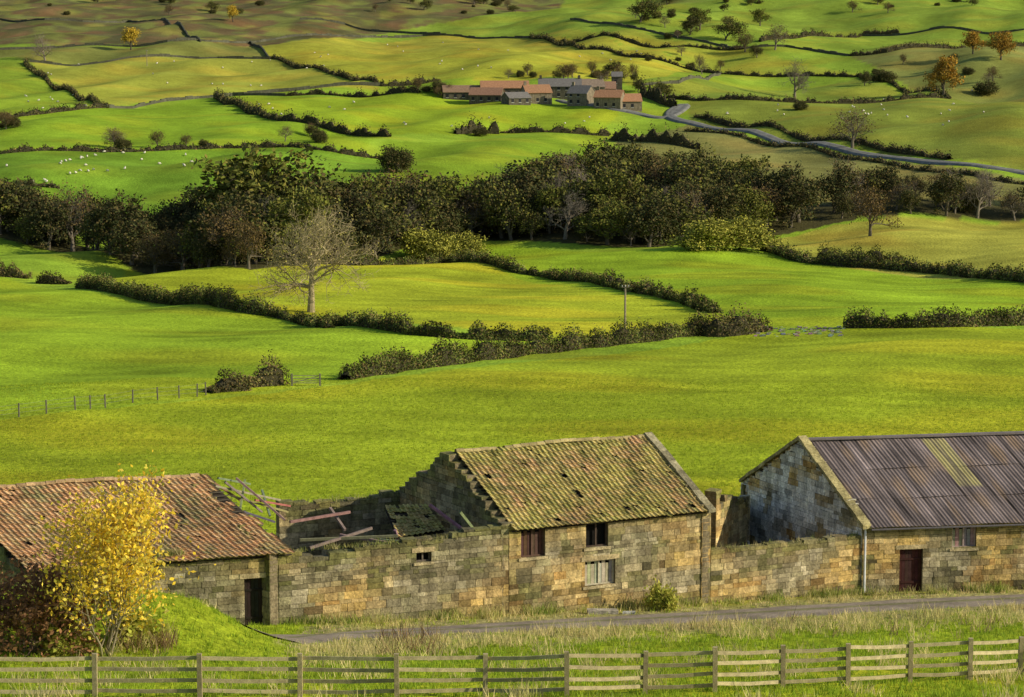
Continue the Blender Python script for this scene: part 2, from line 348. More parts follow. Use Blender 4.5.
FH=[([(215,98),(245,111),(270,121),(330,130),(390,137)],2.6),([(0,154),(80,151),(200,148),(280,146),(330,152),(382,159)],1.4),
 ([(25,63),(45,79),(75,94),(107,108)],1.6),([(0,119),(60,112),(107,108)],1.6),([(455,134),(480,133),(500,134)],4),([(500,133),(560,133),(610,136)],1.9),
 ([(640,96),(655,102),(676,108)],5),([(665,98),(720,101),(840,104),(950,99)],1.7),([(685,131),(760,141),(830,154),(900,167),(960,175),(1060,184)],1.0),
 ([(695,117),(760,126),(830,140),(900,153),(950,160)],1.7),([(610,140),(650,142),(700,150)],4),([(530,38),(600,51),(690,70),(722,74)],1.8),
 ([(720,74),(790,76),(862,77)],1.7),([(560,42),(640,47),(745,49)],1.6),([(850,56),(900,51),(1024,46),(1080,44)],1.8),([(860,77),(900,88),(950,98)],1.5),
 ([(380,86),(440,80)],2.2),([(270,59),(330,73),(380,86)],1.6),([(760,42),(800,38),(850,36),(900,34)],2.4),([(285,96),(330,94),(420,93)],2.0),([(0,186),(60,188)],1.4)]
for p,ht in FH: hedge(p,ht,2.0,.5,26,DK+HB,ragged=.9)
def farwall(pxs,ht=1.3):
    P=smoothline([G(*p) for p in pxs],4,1); mb=MB()
    for a,b in zip(P[:-1],P[1:]):
        g=U(.8,1.15); hh=ht*U(.6,1.1); za,zb=H(a.x,a.y)-.3,H(b.x,b.y)-.3; d=(b-a); n=Vector((-d.y,d.x)).normalized()*.6
        mb.box((a.x,a.y,za),(d.x,d.y,zb-za),(n.x,n.y,0),(0,0,hh+.3),(.11*g,.11*g,.075*g))
    mb.obj('dry_stone_wall',[M_stone])
for p in [[(0,50),(100,45),(190,42),(250,43),(370,36),(440,34),(530,38)],[(250,43),(262,50),(270,59)],[(107,108),(150,103),(215,97),(285,96)],[(30,62),(120,60),(200,58),(270,59)],
          [(380,86),(300,90),(215,97)],[(720,74),(690,84),(640,86)],[(570,20),(640,30),(740,49)],[(860,36),(1024,30)],[(0,20),(60,22),(150,20),(200,42)],[(850,56),(800,48),(745,49)],[(300,20),(360,28),(440,34)]]: farwall(p)
# ------------------------------------------------------------------ woodland
wl=empty('woodland')
wx=[p.x for p in WOOD]; wy=[p.y for p in WOOD]; pts=[]
for _ in range(8000):
    x=U(min(wx),max(wx)); y=U(min(wy),max(wy))
    if not inpoly(np.array([x]),np.array([y]),WOOD)[0]: continue
    if any((x-a)**2+(y-b)**2<4.7**2 for a,b in pts): continue
    pts.append((x,y))
cnt=0
for x,y in pts:
    v=.5+.5*noise.noise(Vector((x*.02,y*.02,3)))+U(-.3,.3)
    right=x>62
    if right and U(0,1)<.35: continue
    me=random.choice([woods[4],woods[5],woods[5],woods[2],woods[0],bushd]) if (right and U(0,1)<.7) else (woods[0] if v<.45 else woods[1] if v<.55 else woods[2] if v<.62 else woods[3] if v<.66 else random.choice(woods+[bushd,bushd]))
    s=U(.45,1.1)*(1+.45*noise.noise(Vector((x*.045,1,y*.045))))*(.85 if right else 1)
    if U(0,1)<.06: s*=1.3
    if me is bushd: s=U(.8,1.4)
    place('woodland_tree',me,(x,y,H(x,y)),s,parent=wl,sx=U(.9,1.4)); cnt+=1
print('woodtrees',cnt)
hero=tree_mesh('bare_tree_mesh',29,15,ch=(11,7,6,5),lr=(.5,.46,.27,.14,.075),tr=.036,leaves=.35,lsize=.2,cols=((.42,.36,.10),(.3,.28,.08)),bark=(.34,.28,.16),first=.36,spread=1.35,up=.1,minr=.0017,ang=(32,66))
place('bare_tree',hero,G(311,312),1,1.0)
HC={}
def T(name,me,px,py,hpx,sx=1,rot=None):
    p=G(px,py); d=p.y*cp-p.z*sp; hm=hpx*d/F; base=max(v.co.z for v in me.vertices) if me.name not in HC else HC[me.name]
    HC[me.name]=base; return place(name,me,p,hm/base,rot,sx=sx)
T('large_bush',bushm,428,262,38,1.3);T('large_bush',bushm,462,260,30,1.3)
T('large_bush',bushm,705,250,34,1.5);T('large_bush',bushm,740,250,36,1.5)
T('bush',bushd,397,172,30,1.1)
T('yellow_tree',yellow,131,50,24,1.1);T('bare_tree',woods[4],795,98,42,1.1);T('autumn_tree',orange,943,96,42,1.0);T('autumn_tree',orange,973,54,24,1.1);T('autumn_tree',orange,1001,60,30,1.1)
T('bare_tree',woods[5],852,148,44,1.3);T('oak_tree',woods[2],870,236,58,1.0);T('bare_tree',woods[5],775,50,30);T('oak_tree',woods[1],640,22,26,1.3);T('oak_tree',woods[3],700,30,22,1.3);T('oak_tree',woods[1],725,40,24,1.3);T('oak_tree',woods[2],745,52,22,1.3)
T('oak_tree',woods[0],690,35,20,1.2);T('oak_tree',woods[3],760,26,18,1.2);T('bush',bushd,800,110,10,1.4);T('yellow_tree',yellow,233,22,18,1);T('yellow_tree',yellow,215,214,16,1);T('bare_tree',woods[4],510,214,54);T('bare_tree',woods[4],530,216,48);T('bare_tree',woods[5],905,208,34,1.2);T('bare_tree',woods[4],990,206,40,1.2);T('bare_tree',woods[4],948,210,46,1.1)
T('oak_tree',woods[1],660,98,18,1.4);T('oak_tree',woods[0],638,92,14,1.4);T('bush',bushd,883,82,14,1.6);T('bush',bushd,985,95,16,1.4);T('bush',bushd,480,136,10,1.6);T('bare_tree',woods[4],45,62,30,1.1)
st=empty('scattered_trees')
for i in range(80):
    px=U(-20,1040); py=random.choice([U(-5,8),U(0,18)])
    if noise.noise(Vector((px*.012,py*.05,2)))<-.1: continue
    p=G(px,py); me=random.choice([woods[1],woods[2],woods[0],bushd,bushd])
    place('hillside_tree',me,p,U(.25,.6),parent=st,sx=U(1,1.6))
for x0,y0,n,sx_,sy_ in [(700,66,8,60,12),(430,94,9,30,4),(560,78,14,60,3),(622,82,6,20,4),(40,128,4,40,4),(300,138,5,30,5),(930,72,7,70,16),(160,148,6,60,1.5),(680,28,10,50,12)]:
    for i in range(n):
        p=G(x0+U(-sx_,sx_),y0+U(-sy_,sy_)); place('hillside_tree',random.choice([woods[0],woods[2],bushd,bushd,woods[5]]),p,U(.3,.55),parent=st,sx=U(1,1.4))
# ------------------------------------------------------------------ distant farm
def farmhouse(px,py,L,wallh,rise,dep,rot,roofc,wallc,chim=1,name='stone_farmhouse'):
    p=G(px,py); e=empty(name,p); e.rotation_euler=(0,0,rot)
    mb=MB(); mb.box((-L/2,0,-1),(L,0,0),(0,dep,0),(0,0,wallh+1),wallc)
    for sx_ in(-L/2,L/2):
        mb.quad([(sx_,0,wallh),(sx_,dep/2,wallh+rise),(sx_,dep/2,wallh+rise),(sx_,dep,wallh)],wallc)
    mb.obj('walls',[M_stone],e)
    r=MB(); k=rise/(dep/2)
    for sgn in(0,1):
        y0,y1=(-.4,dep/2) if not sgn else (dep+.4,dep/2)
        r.box((-L/2-.2,y0,wallh-.4*k+.05),(L+.4,0,0),(0,y1-y0,rise+.4*k),(0,0,.2),roofc)
    r.obj('roof',[M_tile],e)
    q=MB(); 
    for i in range(chim): q.box((-L/2+.3 if i==0 else L/2-1.2,dep/2-.4,wallh+rise-.5),(.9,0,0),(0,.8,0),(0,0,1.9),wallc)
    q.obj('chimney',[M_stone],e)
    q=MB(); n=int(L/3)
    for i in range(n):
        for zz in ((1,3.4) if wallh>4.5 else (1,)):
            q.box((-L/2+1+i*3,-.05,zz),(1,0,0),(0,.2,0),(0,0,1.2),(.02,.02,.025))
            q.box((-L/2+.9+i*3,-.08,zz-.15),(1.2,0,0),(0,.1,0),(0,0,.14),(.5,.5,.45))
    q.obj('windows',[M_plain],e)
RO=(.38,.20,.11);RG=(.17,.16,.15);WS=(.13,.115,.085);WL=(.24,.20,.14)
for a in [(462,100,14,3,2.2,7,.1,(.26,.17,.11),WS,0),(485,103,12,3,2.4,7,-.2,(.3,.17,.11),WS,0),(505,97,18,3.4,2.4,8,.05,RO,WS,0),(520,105,9,2.6,1.8,6,.5,RG,WS,0),(539,104,10,4.2,2.6,7,.3,(.33,.18,.1),WL,1),(560,99,16,4.8,2.6,7,0,RG,WS,2),(577,106,8,4.6,2.6,7,-.5,RG,WL,1),(592,100,10,5,2.6,7,.2,(.22,.17,.13),WS,2),(607,109,10,4.2,2.4,7,-.3,RO,WL,1),(627,110,11,3.2,2.4,7,.15,RO,WL,1),(600,97,12,3.2,2.4,7,0,(.3,.18,.12),WS,0)]: farmhouse(*a)
farmhouse(617,92,4,6,1.5,4,0,RG,WS,0)
# ------------------------------------------------------------------ sheep
def sheepmesh(graze):
    me=bpy.data.meshes.new('sk'); hd=[(.5,0,.62),(.66,0,.36),(.76,0,.14)] if graze else [(.5,0,.8),(.62,0,.98),(.8,0,.93)]
    vs=[(-.42,0,.62),(-.1,0,.62),(.25,0,.62)]+hd; ed=[(0,1),(1,2),(2,3),(3,4),(4,5)]; rad=[.23,.29,.25,.13,.1,.06]
    for s in(-1,1):
        b=len(vs); vs+=[(-.36,s*.13,.42),(-.5,s*.13,.26),(-.45,s*.13,.02)]; ed+=[(0,b),(b,b+1),(b+1,b+2)]; rad+=[.1,.05,.04]
        b=len(vs); vs+=[(.28,s*.13,.4),(.3,s*.13,.22),(.28,s*.13,.02)]; ed+=[(2,b),(b,b+1),(b+1,b+2)]; rad+=[.09,.05,.04]
    me.from_pydata(vs,ed,[]); o=bpy.data.objects.new('sk',me); sc.collection.objects.link(o)
    m=o.modifiers.new('s','SKIN'); 
    for i,r in enumerate(rad): me.skin_vertices[0].data[i].radius=(r,r)
    me.skin_vertices[0].data[0].use_root=True
    o.modifiers.new('u','SUBSURF').levels=1
    bpy.context.view_layer.update()
    m2=bpy.data.meshes.new_from_object(o.evaluated_get(bpy.context.evaluated_depsgraph_get()))
    bpy.data.objects.remove(o); a=m2.color_attributes.new('Col','FLOAT_COLOR','POINT')
    for v in m2.vertices:
        dark=v.co.z<.3 or v.co.x>.58; a.data[v.index].color=(.1,.09,.08,1) if dark else (.66,.62,.52,1)
    m2.materials.clear(); m2.materials.append(M_wool); m2.name='sheep_mesh'; return m2
SH=[sheepmesh(True),sheepmesh(True),sheepmesh(False)]
for (x0,x1,y0,y1,n) in [(60,205,152,172,20),(5,100,160,190,8),(20,110,64,112,14),(120,330,60,90,14),(300,520,42,72,14),(840,1000,88,126,22),(400,600,118,130,8),(230,380,100,116,8),(560,700,50,62,8),(700,800,104,118,5)]:
    for i in range(n):
        p=G(U(x0,x1),U(y0,y1)); place('sheep',random.choice(SH),p,U(.8,1.0))
# ------------------------------------------------------------------ near barns
def stonecol(p,top,base,style):
    a=noise.noise(Vector((p.x*.35,p.y*.35,p.z*.5+style*7))); b=noise.noise(Vector((p.x*.9+9,p.y*.9,p.z*1.1))); 
    gold=random.choice([(.68,.47,.17),(.62,.44,.19),(.72,.53,.24),(.57,.40,.16),(.50,.31,.11)]); grey=random.choice([(.44,.38,.24),(.36,.31,.19),(.52,.45,.30),(.27,.23,.14)])
    k=min(1,max(0,.6+a*2.1+(.2 if style==1 else -.2 if style==2 else -.1))); c=[g*k+e*(1-k) for g,e in zip(gold,grey)]
    if style==3:
        k=min(1,max(0,.9+b*2.4)); c=[x*(1-k)+y*k for x,y in zip(c,(.93,.90,.82))]
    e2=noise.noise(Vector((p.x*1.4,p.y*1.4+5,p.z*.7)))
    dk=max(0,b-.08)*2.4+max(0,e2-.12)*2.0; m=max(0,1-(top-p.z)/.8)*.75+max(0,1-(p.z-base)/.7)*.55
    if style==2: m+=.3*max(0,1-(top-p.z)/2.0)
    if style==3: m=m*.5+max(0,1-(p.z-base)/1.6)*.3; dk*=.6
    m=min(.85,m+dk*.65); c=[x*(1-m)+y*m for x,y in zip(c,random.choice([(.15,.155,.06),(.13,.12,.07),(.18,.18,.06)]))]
    g=U(.82,1.16)
    if random.random()<.1: g*=.6
    return tuple(x*g for x in c)
def stone_wall(parent,name,p0,p1,top,th=.5,opens=(),style=1,crs=.28,base=None,sl=(.25,.9)):
    d=(p1-p0); L=d.length; d=d/L; n=Vector((d.y,-d.x)); mb=MB()
    zb=min(H(p0.x,p0.y),H(p1.x,p1.y))-.3 if base is None else base; z=zb
    zt=max(top(s*L/40) for s in range(41))
    while z<zt:
        ch=crs*U(.6,1.35)
        cuts=[c for (a,b,c,e) in opens]+[e for (a,b,c,e) in opens]
        for c in cuts:
            if z+.06<c<z+ch+.08: ch=c-z
        ch=max(ch,.05); iv=[(0,L)]
        for (a,b,c,e) in opens:
            if c<z+ch/2<e:
                ni=[]
                for (q0,q1) in iv:
                    if b<=q0 or a>=q1: ni.append((q0,q1)); continue
                    if a>q0: ni.append((q0,a))
                    if b<q1: ni.append((b,q1))
                iv=ni
        for (q0,q1) in iv:
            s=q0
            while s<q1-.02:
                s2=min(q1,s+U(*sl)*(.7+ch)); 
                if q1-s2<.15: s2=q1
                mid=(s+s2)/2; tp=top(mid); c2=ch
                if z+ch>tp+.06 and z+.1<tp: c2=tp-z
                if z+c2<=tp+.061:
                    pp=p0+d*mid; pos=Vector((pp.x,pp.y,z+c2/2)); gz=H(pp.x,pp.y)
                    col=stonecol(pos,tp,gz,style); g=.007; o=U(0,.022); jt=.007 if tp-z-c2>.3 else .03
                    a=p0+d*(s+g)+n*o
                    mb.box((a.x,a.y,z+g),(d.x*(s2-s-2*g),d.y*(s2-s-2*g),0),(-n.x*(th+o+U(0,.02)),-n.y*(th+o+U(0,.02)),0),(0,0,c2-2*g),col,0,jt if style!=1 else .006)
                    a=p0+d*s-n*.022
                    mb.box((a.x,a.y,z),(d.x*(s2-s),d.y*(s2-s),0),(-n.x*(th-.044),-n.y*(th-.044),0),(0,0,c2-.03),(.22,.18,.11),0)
                s=s2
        z+=ch
    return mb.obj(name,[M_stone],parent)
def opening(parent,p0,p1,s0,s1,z0,z1,kind,col):
    d=(p1-p0).normalized(); n=Vector((d.y,-d.x)); W=s1-s0
    def at(s,o,z): q=p0+d*s+n*o; return (q.x,q.y,z)
    D=lambda k:(d.x*k,d.y*k,0); Nn=lambda k:(-n.x*k,-n.y*k,0)
    mb=MB(); mb.box(at(s0-.2,.04,z1),D(W+.4),Nn(.4),(0,0,.22),(.5,.40,.22)); 
    if kind!='door': mb.box(at(s0-.12,.06,z0-.14),D(W+.24),Nn(.4),(0,0,.13),(.52,.43,.25))
    mb.obj('lintel_and_sill',[M_stone],parent)
    mb=MB()
    if kind=='door':
        k=int(W/.16); 
        for i in range(k): mb.box(at(s0+i*W/k+.005,-.18-U(0,.008),z0),D(W/k-.01),Nn(.05),(0,0,z1-z0),tuple(x*U(.8,1.2) for x in col))
        for zz in (.25,.75): mb.box(at(s0+.05,-.15,z0+(z1-z0)*zz),D(W-.1),Nn(.03),(0,0,.1),tuple(x*.8 for x in col))
        mb.obj('door',[M_wood],parent)
    else:
        mb.box(at(s0,-.3,z0),D(W),Nn(.05),(0,0,z1-z0),(.012,.011,.01))
        if kind=='board':
            k=int((W)/.18)
            for i in range(k): mb.box(at(s0+.03+i*(W-.06)/k,-.2,z0+.03),D((W-.06)/k-.02),Nn(.04),(0,0,(z1-z0)*(.95 if i%2 else .8)),tuple(x*U(.8,1.2) for x in col))
        for s in (s0,s1-.07,(s0+s1)/2-.03): mb.box(at(s,-.14,z0),D(.07),Nn(.06),(0,0,z1-z0),tuple(x*1.3 for x in col))
        for zz in (z0,z1-.07): mb.box(at(s0+.07,-.145,zz),D(W-.14),Nn(.05),(0,0,.07),tuple(x*1.2 for x in col))
        mb.obj('window',[M_wood],parent)
def pantiles(parent,name,A,B,C_,D_,pal,seed,missing=.01,holes=(),tw=.25,te=.31,sag=.1,kb=.6):
    rd=random.Random(seed); Lu=(B-A).length; Lv=(D_-A).length; nu=int(Lu/tw); nv=int(Lv/te); mb=MB()
    Nn=(B-A).cross(D_-A).normalized(); 
    if Nn.z<0: Nn=-Nn
    ud=(B-A).normalized(); vd=(D_-A).normalized()
    def P(u,v): 
        u=min(max(u,0),1.0); p=(A.lerp(B,u)).lerp(D_.lerp(C_,u),v); 
        return p-Nn*(sag*math.sin(math.pi*u)*math.sin(math.pi*min(v,1))+.07*noise.noise(Vector((u*6+seed,v*4,0))))
    for j in range(nv):
        for i in range(nu):
            u0,v0=i/nu,j/nv
            if rd.random()<missing or any(a<u0+.02*noise.noise(Vector((v0*9,seed,0)))*3<b and c<v0<e for a,b,c,e in holes): continue
            p=P(u0,v0); q=P(u0,v0+1.12/nv); n2=noise.noise(Vector((u0*Lu*.5+seed,v0*Lv*.6,1))); n3=noise.noise(Vector((u0*Lu*1.7,v0*Lv*1.2,seed)))
            k=min(1,max(0,kb+n2*1.1+n3*.5+rd.uniform(-.15,.15))); a,b=pal; ca=a[rd.randrange(len(a))]; cb=b[rd.randrange(len(b))]
            g=rd.uniform(.82,1.15)
            if n3>.28: g*=.72
            col=tuple((x*k+y*(1-k))*g for x,y in zip(ca,cb))
            slip=vd*(-rd.uniform(0,.03) if rd.random()>.03 else -.12); sk=ud*rd.uniform(-.012,.012); lf=.045+rd.uniform(0,.02)
            base=len(mb.v); K=6
            for r_,o in enumerate((p,p,q)):
                l=(lf-.03,lf,0)[r_]
                for m in range(K+1):
                    x=m/K; hh=.036*math.sin(2*math.pi*(x+.1))+.02; off=ud*(x*tw*1.03)+Nn*(hh+l)
                    mb.v.append(tuple(o+off+slip+sk*(1 if l else -1))); mb.c.append(col)
            for rw in range(2):
                for m in range(K):
                    b0=base+rw*(K+1)+m; mb.f.append((b0,b0+1,b0+K+2,b0+K+1)); mb.m.append(0)
    mb.obj(name,[M_tile],parent)
    un=MB(); o=Nn*-.2
    for j in range(nv+1):
        v=j/nv*.99+.005
        if v<.03: continue
        for u0,u1 in ((0,.25),(.25,.5),(.5,.75),(.75,1)): un.beam(P(u0,v)-Nn*.06,P(u1,v)-Nn*.06,.05,(.14,.12,.09),0,.03)
    un.quad([A+o+vd*.1,B+o+vd*.1,C_+o,D_+o],(.05,.04,.03)); un.obj(name+'_battens',[M_wood],parent)
def v3(p,z): return Vector((p.x,p.y,z))
def roofpair(fl,fr,w,ze,zr,ov=.3):
    wd=w.normalized(); k=(zr-ze)/w.length; e=-wd*ov
    return (v3(fl+e,ze-k*ov),v3(fr+e,ze-k*ov),v3(fr+w,zr),v3(fl+w,zr)),(v3(fr+2*w-e,ze-k*ov),v3(fl+2*w-e,ze-k*ov),v3(fl+w,zr),v3(fr+w,zr))
def ridge(parent,a,b,col,r=.15):
    mb=MB(); n=max(1,int((b-a).length/.42)); d=(b-a)/n; dd=d.normalized(); x=dd.cross(Vector((0,0,1))).normalized()
    for i in range(n):
        if random.random()<.04: continue
        p=a+d*i; g=U(.7,1.2); base=len(mb.v); o=Vector((0,0,U(-.02,.03)-.05*math.sin(i/n*9)))
        for e in (p,p+d*.97):
            for k in range(7):
                t_=math.pi*k/6; mb.v.append(tuple(e+o+x*math.cos(t_)*r+Vector((0,0,math.sin(t_)*r*.9)))); mb.c.append(tuple(c*g for c in col))
        for k in range(6): mb.f.append((base+k,base+k+1,base+8+k,base+7+k)); mb.m.append(0)
    mb.obj('ridge_tiles',[M_tile],parent)
def coping(parent,pts,wd=.42,ht=.16,col=(.36,.32,.20)):
    mb=MB()
    for a,b in zip(pts[:-1],pts[1:]):
        n=max(1,int((b-a).length/.7)); d=(b-a)/n; hx=Vector((d.y,-d.x,0)).normalized()*wd
        for i in range(n):
            g=U(.55,1.2); mb.box(a+d*i-hx/2+Vector((0,0,U(-.02,.02))),d*.97,hx,(0,0,ht),tuple(x*g for x in col),0,.015)
    mb.obj('gable_coping',[M_stone],parent)
def tri(eave,rise): return lambda L:(lambda s:eave+rise*(1-abs(2*s/L-1)))
def opn(p0,p1,px0,px1,py0,py1):
    s0=s_on(p0,p1,px0,py1); s1=s_on(p0,p1,px1,py1); m=p0+(p1-p0).normalized()*((s0+s1)/2); return (s0,s1,zat(m.y,py1),zat(m.y,py0))
# --- middle barn
ze,zr=-23.46,-20.75
FL,FR=PL(509,527,ze),PL(711,507,ze); RL,RR=PL(449,455,zr),PL(655,434,zr); wv=((RL-FL)+(RR-FR))/2
b=empty('stone_barn'); 
ow=[opn(FL,FR,521,545,528,557),opn(FL,FR,586,608,523,547),opn(FL,FR,585,615,560,585)]
stone_wall(b,'front_wall',FL,FR,lambda s:ze+.02,.5,ow,1)
opening(b,FL,FR,*ow[0],'board',(.10,.06,.045)); opening(b,FL,FR,*ow[1],'win',(.07,.05,.04)); opening(b,FL,FR,*ow[2],'board',(.42,.38,.28))
Lg=(2*wv).length; ris=zr-ze; u_=(FR-FL).normalized()
stone_wall(b,'left_gable',FL+2*wv-u_*.35,FL-u_*.35,lambda s:tri(ze,ris)(Lg)(s)+(.12 if s<Lg*.5 else -.02)+(.35 if s<Lg*.5 else .14)*noise.noise(Vector((s*.9,0,2)))+.12*noise.noise(Vector((s*3.1,4,2))),.6,(),2,.24)
stone_wall(b,'right_gable',FR,FR+2*wv,lambda s:tri(ze,ris)(Lg)(s)-.02,.5,(),1)
stone_wall(b,'rear_wall',FR+2*wv,FL+2*wv,lambda s:ze,.5,(),2)
r1,r2=roofpair(FL+u_*.1,FR-u_*.35,wv,ze+.05,zr+.05)
MOS=([(.46,.39,.12),(.38,.34,.10),(.52,.42,.15)],[(.58,.36,.18),(.46,.30,.14),(.30,.25,.11)])
pantiles(b,'roof_front',*r1,MOS,5,.002,((.24,.27,.02,.1),(.41,.425,.3,.37),(.80,.815,.14,.2),(.6,.615,.1,.16)),kb=.75); pantiles(b,'roof_rear',*r2,MOS,6)
ridge(b,r1[3],r1[2],(.42,.34,.16))
coping(b,[v3(FR-u_*.18,ze)-v3(wv.normalized()*.35,.2),v3(FR+wv-u_*.18,zr+.06),v3(FR+2*wv-u_*.18,ze+.05)])
# --- left barn
ze2,zr2=-23.65,-21.05
FR2=PL(290,550,ze2); RR2=PL(207,476,zr2); RL2=PL(0,488,zr2); w2=RR2-FR2; FL2=RL2-w2; FL2=FR2+(FL2-FR2)*1.25
b2=empty('stone_barn')
FRw=FR2+(FL2-FR2).normalized()*.55
od=opn(FL2,FRw,245,267,578,627); od=(od[0],od[1],H(FRw.x,FRw.y)-.3,od[3])
stone_wall(b2,'front_wall',FL2,FRw,lambda s:ze2,.5,[od],2); opening(b2,FL2,FRw,*od,'door',(.03,.025,.02))
Lg2=(2*w2).length; rs2=zr2-ze2
stone_wall(b2,'right_gable',FRw,FRw+2*w2,lambda s:tri(ze2,rs2)(Lg2)(s)-.1,.5,(),2)
stone_wall(b2,'left_gable',FL2+2*w2,FL2,lambda s:tri(ze2,rs2)(Lg2)(s)-.1,.5,(),2)
stone_wall(b2,'rear_wall',FRw+2*w2,FL2+2*w2,lambda s:ze2,.5,(),2)
r1,r2=roofpair(FL2,FR2,w2,ze2+.05,zr2+.05)
RED=([(.66,.38,.19),(.60,.34,.17),(.66,.44,.23)],[(.42,.31,.16),(.52,.32,.16),(.36,.31,.14)])
pantiles(b2,'roof_front',*r1,RED,8,.005,((.955,1.1,.45,.9),(.975,1.1,.2,.5),(.93,1.1,.62,.76)),sag=.24); pantiles(b2,'roof_rear',*r2,RED,9,.05,((.9,1.1,.2,.95),))
ridge(b2,r1[3],r1[2].lerp(r1[3],.03),(.48,.32,.17))
# --- right barn
ze3,zr3=-25.1,-21.9
FL3=PL(862,525,ze3); q3=PL(1024,519,ze3); w3=PL(800,442,zr3)-FL3; u3=(q3-FL3).normalized(); FR3=FL3+u3*17
b3=empty('stone_barn')
o1=opn(FL3,FR3,899,922,549,592); o1=(o1[0],o1[1],zat((FL3+u3*2).y,592)-.2,o1[3]); o2=opn(FL3,FR3,952,976,526,548)
stone_wall(b3,'front_wall',FL3,FR3,lambda s:ze3+.02,.5,[o1,o2],1,.29); opening(b3,FL3,FR3,*o1,'door',(.07,.03,.025)); opening(b3,FL3,FR3,*o2,'board',(.34,.26,.25))
Lg3=(2*w3).length; rs3=zr3-ze3
stone_wall(b3,'left_gable',FL3+2*w3,FL3,lambda s:tri(ze3,rs3)(Lg3)(s)+.02,.5,(),3)
stone_wall(b3,'right_gable',FR3,FR3+2*w3,lambda s:tri(ze3,rs3)(Lg3)(s)-.05,.5,(),1)
stone_wall(b3,'rear_wall',FR3+2*w3,FL3+2*w3,lambda s:ze3,.5,(),2)
def corrug(parent,name,R,front):
    A,B,C_,D_=R; L=(B-A).length; per=.2; nu=int(L/per*6); N3=(B-A).cross(D_-A).normalized(); N3=N3 if N3.z>0 else -N3
    u=np.linspace(0,1,nu+1)[None,:,None]; A_,B_,Cc,Dd=[np.array(tuple(x)) for x in (A,B,C_,D_)]
    V=[];CC=[];Q=[]
    rows=3; cnt=0
    for rw in range(rows):
        v=np.linspace(rw/rows-(.02 if rw else 0),(rw+1)/rows,9)[:,None,None]
        P=(A_*(1-u)+B_*u)*(1-v)+(Dd*(1-u)+Cc*u)*v
        s=u*L; wave=.02*np.sin(2*math.pi*s/per)+.03*(1-(v*rows-rw))+.03*np.sin(s*1.3+rw); P=P+np.array(tuple(N3))*wave
        S_=np.broadcast_to(s[...,0],P.shape[:2]); Vv=np.broadcast_to(v[...,0],P.shape[:2])
        sh=np.floor(S_/1.0)+rw*17; rnd=(np.sin(sh*12.9898)*43758.5453)%1
        base=np.array((.175,.14,.135))*(.75+.4*rnd[...,None])
        st_=(ns(S_*1.0,Vv*1.5,.9,51)+ns(S_,Vv*.8,.35,52)); base=base*(1+.2*st_[...,None])
        rust=sm(.2,2.0,ns(S_,Vv*3,1.3,53))[...,None]; base=base*(1-rust*.6)+np.array((.28,.19,.12))*rust*.6
        if front:
            k=((S_>6.1)&(S_<7.35)&(Vv>.42)&(Vv<.99))[...,None]*np.clip(.75+.2*st_,0.2,1)[...,None]; base=base*(1-k)+np.array((.34,.30,.13))*k
        V.append(P.reshape(-1,3)); CC.append(base.reshape(-1,3)); nn=nu+1
        idx=np.arange(9*nn).reshape(9,nn)+cnt; Q.append(np.stack([idx[:-1,:-1],idx[:-1,1:],idx[1:,1:],idx[1:,:-1]],-1).reshape(-1,4)); cnt+=9*nn
    o=bpy.data.objects.new(name,npmesh(name,np.concatenate(V),np.concatenate(Q),np.clip(np.concatenate(CC),.01,1),[M_metal],smooth=True)); link(o,parent)
r1,r2=roofpair(FL3+u3*.3,FR3+u3*.2,w3,ze3+.08,zr3+.08,.35)
corrug(b3,'roof_front',r1,True); corrug(b3,'roof_rear',r2,False)
mb=MB(); mb.beam(r1[3]+Vector((0,0,.06)),r1[2]+Vector((0,0,.06)),.36,(.2,.17,.17),0,.1); mb.obj('ridge_cap',[M_metal],b3)
coping(b3,[v3(FL3-w3.normalized()*.3+u3*.1,ze3-.15),v3(FL3+w3+u3*.1,zr3+.12),v3(FL3+2*w3+u3*.1,ze3+.05)],.5,.2,(.42,.36,.17))
mb=MB(); g3=FL3-Vector((-u3.y,u3.x))*.1+u3*.15; gz=H(g3.x,g3.y); pts_=[Vector((g3.x,g3.y,gz)),Vector((g3.x,g3.y,(gz+ze3)/2)),Vector((g3.x,g3.y,ze3-.2))]
mb.tube(pts_,[.055]*3,8,(.72,.74,.78)); 
e0=r1[0];e1=r1[1]; mb.tube([e0+Vector((0,0,-.08)),e0.lerp(e1,.5)+Vector((0,0,-.1)),e1+Vector((0,0,-.1))],[.05]*3,6,(.12,.11,.12)); mb.obj('downpipe_and_gutter',[M_plain],b3)
# --- linking walls
def nt_(base,amp,fr,sd): return lambda s: base+amp*noise.noise(Vector((s*fr,sd,0)))
ywin=opn(FRw,FL,416,431,552,562)
YA,YB=FRw+(FL-FRw).normalized()*.02,FL+(FRw-FL).normalized()*.02
rw_=stone_wall(None,'ruined_stone_wall',YA,YB,lambda s:-23.72+.22*noise.noise(Vector((s*.7,3,0)))+.08*noise.noise(Vector((s*3,3,0)))+.3*float(sm(7.2,9,s))-.3*float(sm(.6,1.4,s)-sm(2.5,4.5,s)),.5,[ywin],2)
opening(rw_,FRw,FL,*ywin,'win',(.12,.1,.08))
stone_wall(None,'ruined_stone_wall',PL(279,505,-23.5),PL(405,494,-23.5),nt_(-23.5,.4,.8,5),.5,(),2)
stone_wall(None,'stone_wall',FR+Vector((.02,.0)),FL3-u3*.05,lambda s:-25.6+.15*noise.noise(Vector((s*1.2,7,0))),.5,(),1)
a5=PL(716,500,-24.4); b5=PL(748,490,-24.6)
stone_wall(None,'ruined_stone_wall',a5,b5,lambda s:-24.2+.9*noise.noise(Vector((s*2,1,0)))-.2*s,.6,(),2)
